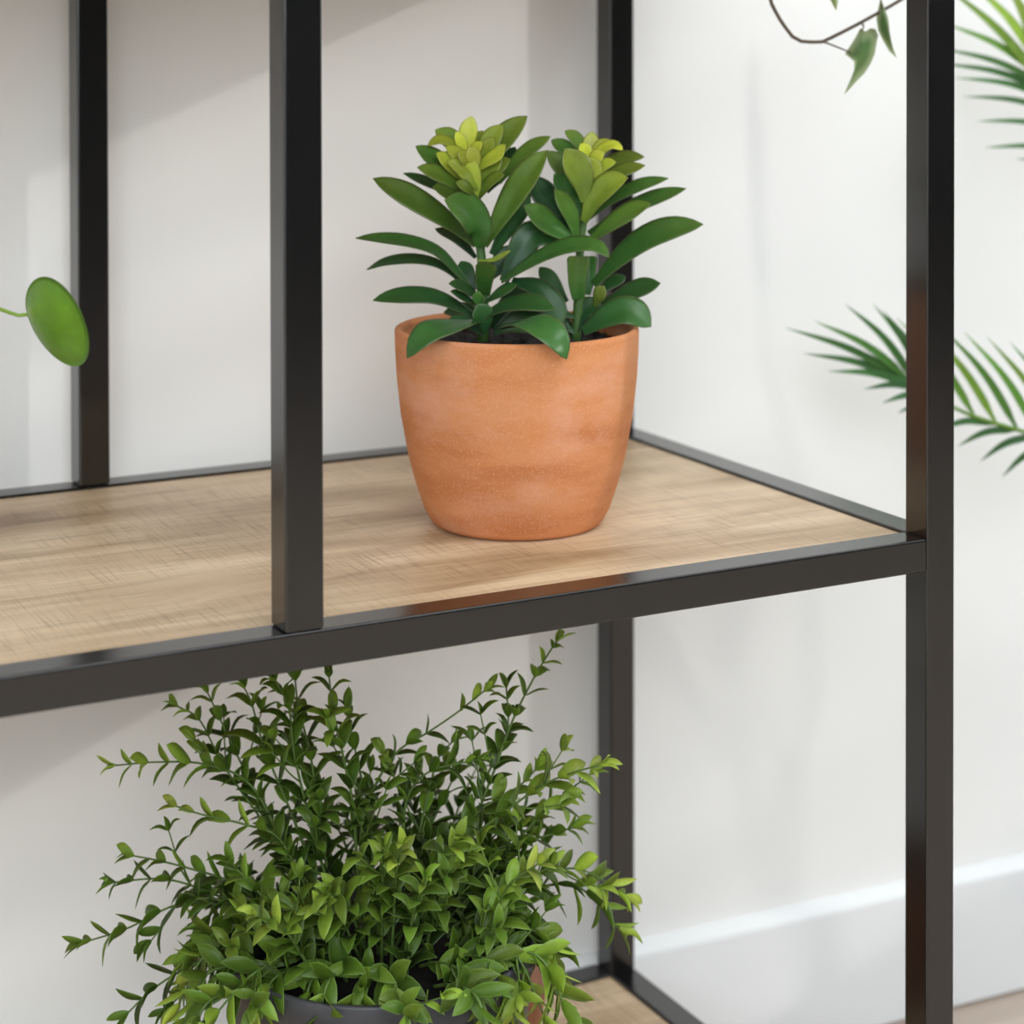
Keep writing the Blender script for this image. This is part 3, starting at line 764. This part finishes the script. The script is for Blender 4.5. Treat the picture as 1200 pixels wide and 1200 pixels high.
def ivy_leaf(outline, mid, d, bend, tint):
    """outline: photo pixels clockwise; mid: two points of the midrib; the blade bows towards the viewer along it"""
    mb = MB()
    c = (sum(p[0] for p in outline) / len(outline), sum(p[1] for p in outline) / len(outline))
    (x0, y0), (x1, y1) = mid
    L = math.hypot(x1 - x0, y1 - y0); tx, ty = (x1 - x0) / L, (y1 - y0) / L
    out = []
    m = len(outline)
    for i in range(m):
        a, b = outline[i], outline[(i + 1) % m]
        for k in range(4): out.append((a[0] + (b[0] - a[0]) * k / 4, a[1] + (b[1] - a[1]) * k / 4))
    rings = [.0, .35, .7, 1.0]; n = len(out)
    for side in (1, -1):
        base = len(mb.v)
        for r in rings:
            for (u, v) in out:
                uu, vv = c[0] + (u - c[0]) * r, c[1] + (v - c[1]) * r
                off = ((uu - x0) * ty - (vv - y0) * tx)         # distance from midrib, px
                al = ((uu - x0) * tx + (vv - y0) * ty) / L
                dd = abs(off) * bend * .0004 + .010 * (al - .4) ** 2 - side * .0002 * (1 - .6 * r)
                mb.v.append(at(uu, vv, d + dd)); mb.c.append((min(1, max(0, tint + .5 * (al - .45))), r, .5))
        for i in range(len(rings) - 1):
            for k in range(n):
                k2 = (k + 1) % n
                q = (base + i * n + k, base + i * n + k2, base + (i + 1) * n + k2, base + (i + 1) * n + k)
                mb.f.append(q if side > 0 else q[::-1]); mb.m.append(0)
        if side > 0: first = base
    o1, o2 = first + 3 * n, base + 3 * n
    for k in range(n):
        k2 = (k + 1) % n
        mb.f.append((o1 + k, o2 + k, o2 + k2, o1 + k2)); mb.m.append(0)
    return mb.build('leaf', M_IVY, vine)
ivy_leaf([(1008, 33), (1014, 37), (1020, 33), (1026, 34), (1029, 41), (1027, 52), (1025, 63), (1020, 75), (1013, 86), (1004, 95), (997, 103), (989, 111), (996, 95), (1001, 82), (1001, 72), (990, 63), (996, 54), (1003, 43)], [(1012, 36), (992, 109)], ID - .006, 1, .2)
ivy_leaf([(1032, -2), (1036, 8), (1041, 22), (1043, 40), (1046, 55), (1051, 68), (1042, 60), (1035, 48), (1029, 36), (1027, 22), (1029, 10)], [(1032, 0), (1050, 67)], ID + .006, 1, .1)
ivy_leaf([(973, -22), (979, -12), (982, 2), (980, 13), (976, 6), (971, -4), (969, -14)], [(973, -22), (980, 12)], ID + .006, 1, .9)

# ------------------------------------------------------------------ palm at the right
AD, AB = 1.50, 1.56
pb = at(1640, 900, 1.56)
palm = thing('potted_palm', 'feathery green palm standing right of the shelving unit by the wall', 'potted plant', (pb.x, pb.y, ZF))
pbz = V((pb.x, pb.y, ZF))
lathe('pot', [(.07, 0), (.075, .003), (.09, .155), (.092, .165), (.086, .165), (.083, .145)], pbz, M_GREYPOT, palm, 64)
lathe('soil', [(.078, .135), (.082, .145), (.02, .15)], pbz, M_SOIL, palm, 32)
def p_blade(t): return (min(1, t / .18) ** .7) * (1 - max(0, (t - .3) / .7) ** 1.7) if t > 0 else .3
def frond(rach, leaflets, dsc, y0):
    """rach: 3-D rachis points; leaflets: (base, tip, bow px, youth, half width px, tip depth mm)"""
    P, _ = spline(rach, 60)
    mb = MB(); mb.tube(P, .0035, .0012, 8, (.6, 0, .5))
    r = mb.build('frond', M_PALM, palm)
    mb = MB(); rr = random.Random(8)
    for (bu, bv), (tu, tv), bow, y, hw, dt in leaflets:
        L = math.hypot(tu - bu, tv - bv); nx, ny = -(tv - bv) / L, (tu - bu) / L
        if ny > 0: nx, ny = -nx, -ny           # bow upwards
        A = at(bu, bv, dsc); B = at(tu, tv, dsc + dt * .001); C = at((bu + tu) / 2 + nx * bow, (bv + tv) / 2 + ny * bow, dsc + dt * .0004)
        mb.leaf([A, C, B], hw * dsc / F_PX, (V((0, 0, 1)) * .45 + CAMDIR * .8).normalized(), p_blade, .0005, .45, 12, 2, (y, 0, rr.random()))
    mb.build('leaflets', M_PALM, r)
A_L = []
for (b, t, y) in [((1072, 448), (990, 356), .2), ((1085, 456), (1023, 356), .15), ((1090, 460), (1034, 363), .15), ((1064, 444), (954, 376), .3), ((1066, 448), (920, 384), .25), ((1068, 451), (941, 414), .15),
                  ((1080, 456), (970, 435), .1), ((1090, 460), (1012, 456), .05), ((1100, 468), (1034, 472), .05), ((1110, 476), (1052, 484), .05)]:
    A_L.append((b, t, 7, y, 5.2, -12))
for k in range(9):           # upper row further along the stalk
    b = (1142 + k * 25, 488 + k * 7.5); A_L.append((b, (b[0] - 92 + k * 1.5, b[1] - 116 - k * 2), 7, .55 + .15 * math.sin(k * 2), 5.2, -15))
for k in range(7):
    b = (1168 + k * 24, 497 + k * 7); A_L.append((b, (b[0] - 72 + k * 2, b[1] + 8 + k * 11), 7, .12, 4.6, 10))
ra = [pbz + V((0, 0, .14)), at(1636, 790, 1.55), at(1590, 660, 1.54), at(1480, 580, AD + .02), at(1320, 540, AD + .01), at(1200, 506, AD), at(1125, 481, AD), at(1062, 443, AD)]
frond(ra, A_L, AD, .5)
B_L = [((1226, 104), (1100, -22), 8, .75, 6.5, 0), ((1222, 82), (1128, -28), 8, .85, 6.5, 0), ((1214, 62), (1165, -40), 6, .9, 6.5, 0), ((1228, 96), (1104, 26), 8, .55, 5.5, 0), ((1232, 106), (1100, 56), 8, .3, 5, 0),
       ((1236, 112), (1098, 74), 8, .2, 5, 0), ((1240, 120), (1118, 91), 7, .15, 4.6, 0), ((1244, 134), (1128, 113), 6, .15, 4.4, 0), ((1248, 152), (1145, 142), 4, .12, 4.2, 0), ((1254, 176), (1153, 173), 3, .12, 4, 0), ((1262, 200), (1190, 186), 3, .12, 3.6, 0)]
for k in range(9):           # the far side of the same frond, out of the picture
    B_L.append(((1226 + k * 5, 50 + k * 18), (1330 + k * 4, -30 + k * 26), 8, .4, 5, 0))
rb = [pbz + V((.015, .01, .14)), at(1640, 760, 1.56), at(1600, 590, 1.57), at(1480, 420, 1.57), at(1340, 280, AB), at(1262, 180, AB), at(1228, 100, AB), at(1208, 40, AB)]
frond(rb, B_L, AB, .5)

C_L = []
for k in range(9):
    for sg in (-1, 1):
        b = (1790 + k * 18, 460 - k * 22); C_L.append((b, (b[0] + 52 + sg * 68, b[1] - 62 + sg * 58), 5, .4, 5, 5))
frond([pbz + V((-.01, .01, .14)), at(1650, 760, 1.56), at(1680, 620, 1.55), at(1790, 460, 1.52), at(1870, 362, 1.52), at(1940, 276, 1.52)], C_L, 1.52, .5)

# ------------------------------------------------------------------ light
def area(name, loc, direction, sx, sy, power, col=(1, 1, 1)):
    l = bpy.data.lights.new(name, 'AREA'); l.shape = 'RECTANGLE'; l.size = sx; l.size_y = sy; l.energy = power; l.color = col
    o = bpy.data.objects.new(name, l); COL.objects.link(o); o.location = loc
    o.rotation_euler = V(direction).to_track_quat('-Z', 'Y').to_euler()
    return o
area('window_daylight', room(ROOM_X0 + .02, ymid, (WZ0 + WZ1) / 2), (CW, SW_, -.15), WY1 - WY0, WZ1 - WZ0, 14, (.875, .955, 1))
area('window_daylight', room(xmid, ROOM_Y0 + .02, (FZ0 + FZ1) / 2), (-SW_, CW, -.12), FX1 - FX0, FZ1 - FZ0, 120, (.875, .955, 1))
area('window_daylight', room(ROOM_X1 - .02, rmid, (RZ0 + RZ1) / 2), (-CW, -SW_, -.15), RY1 - RY0, RZ1 - RZ0, 45, (.875, .955, 1))
area('overhead_fill', room(.7, -1.35, Z1 - .02), (0, .25, -1), 1.6, 1.1, 60, (.89, .955, 1))  # added overhead fill, no fixture; steepens the light so the shelf shades below
sl_ = bpy.data.lights.new('low_sun', 'SUN'); sl_.energy = 2.2; sl_.angle = math.radians(1.9); sl_.color = (1, .97, .92)
so = bpy.data.objects.new('low_sun', sl_); COL.objects.link(so)
so.rotation_euler = V((-.8, .5, -.33)).to_track_quat('-Z', 'Y').to_euler(); so.location = (6, -3, 3)
w = bpy.data.worlds.new('sky'); SC.world = w; w.use_nodes = True
w.node_tree.nodes['Background'].inputs[0].default_value = (.85, .92, 1, 1); w.node_tree.nodes['Background'].inputs[1].default_value = 1.0

# ------------------------------------------------------------------ camera
cd = bpy.data.cameras.new('camera'); cam = bpy.data.objects.new('camera', cd); COL.objects.link(cam)
cd.sensor_width = 36; cd.sensor_fit = 'HORIZONTAL'; cd.lens = F_PX * 36 / 1200
cd.shift_y = SY / 1200
cd.clip_start = 0.01
m = Matrix((RT, UP, -FW)).transposed().to_4x4(); m.translation = CAM
cam.matrix_world = m
cd.dof.use_dof = True; cd.dof.focus_distance = 1.12; cd.dof.aperture_fstop = 7.0
SC.camera = cam
SC.view_settings.view_transform = 'Standard'; SC.view_settings.look = 'None'; SC.view_settings.gamma = 1
SC.view_settings.exposure = -0.58
SC.cycles.use_denoising = True
SC.cycles.sample_clamp_indirect = 4.0
SC.cycles.max_bounces = 10; SC.cycles.diffuse_bounces = 5
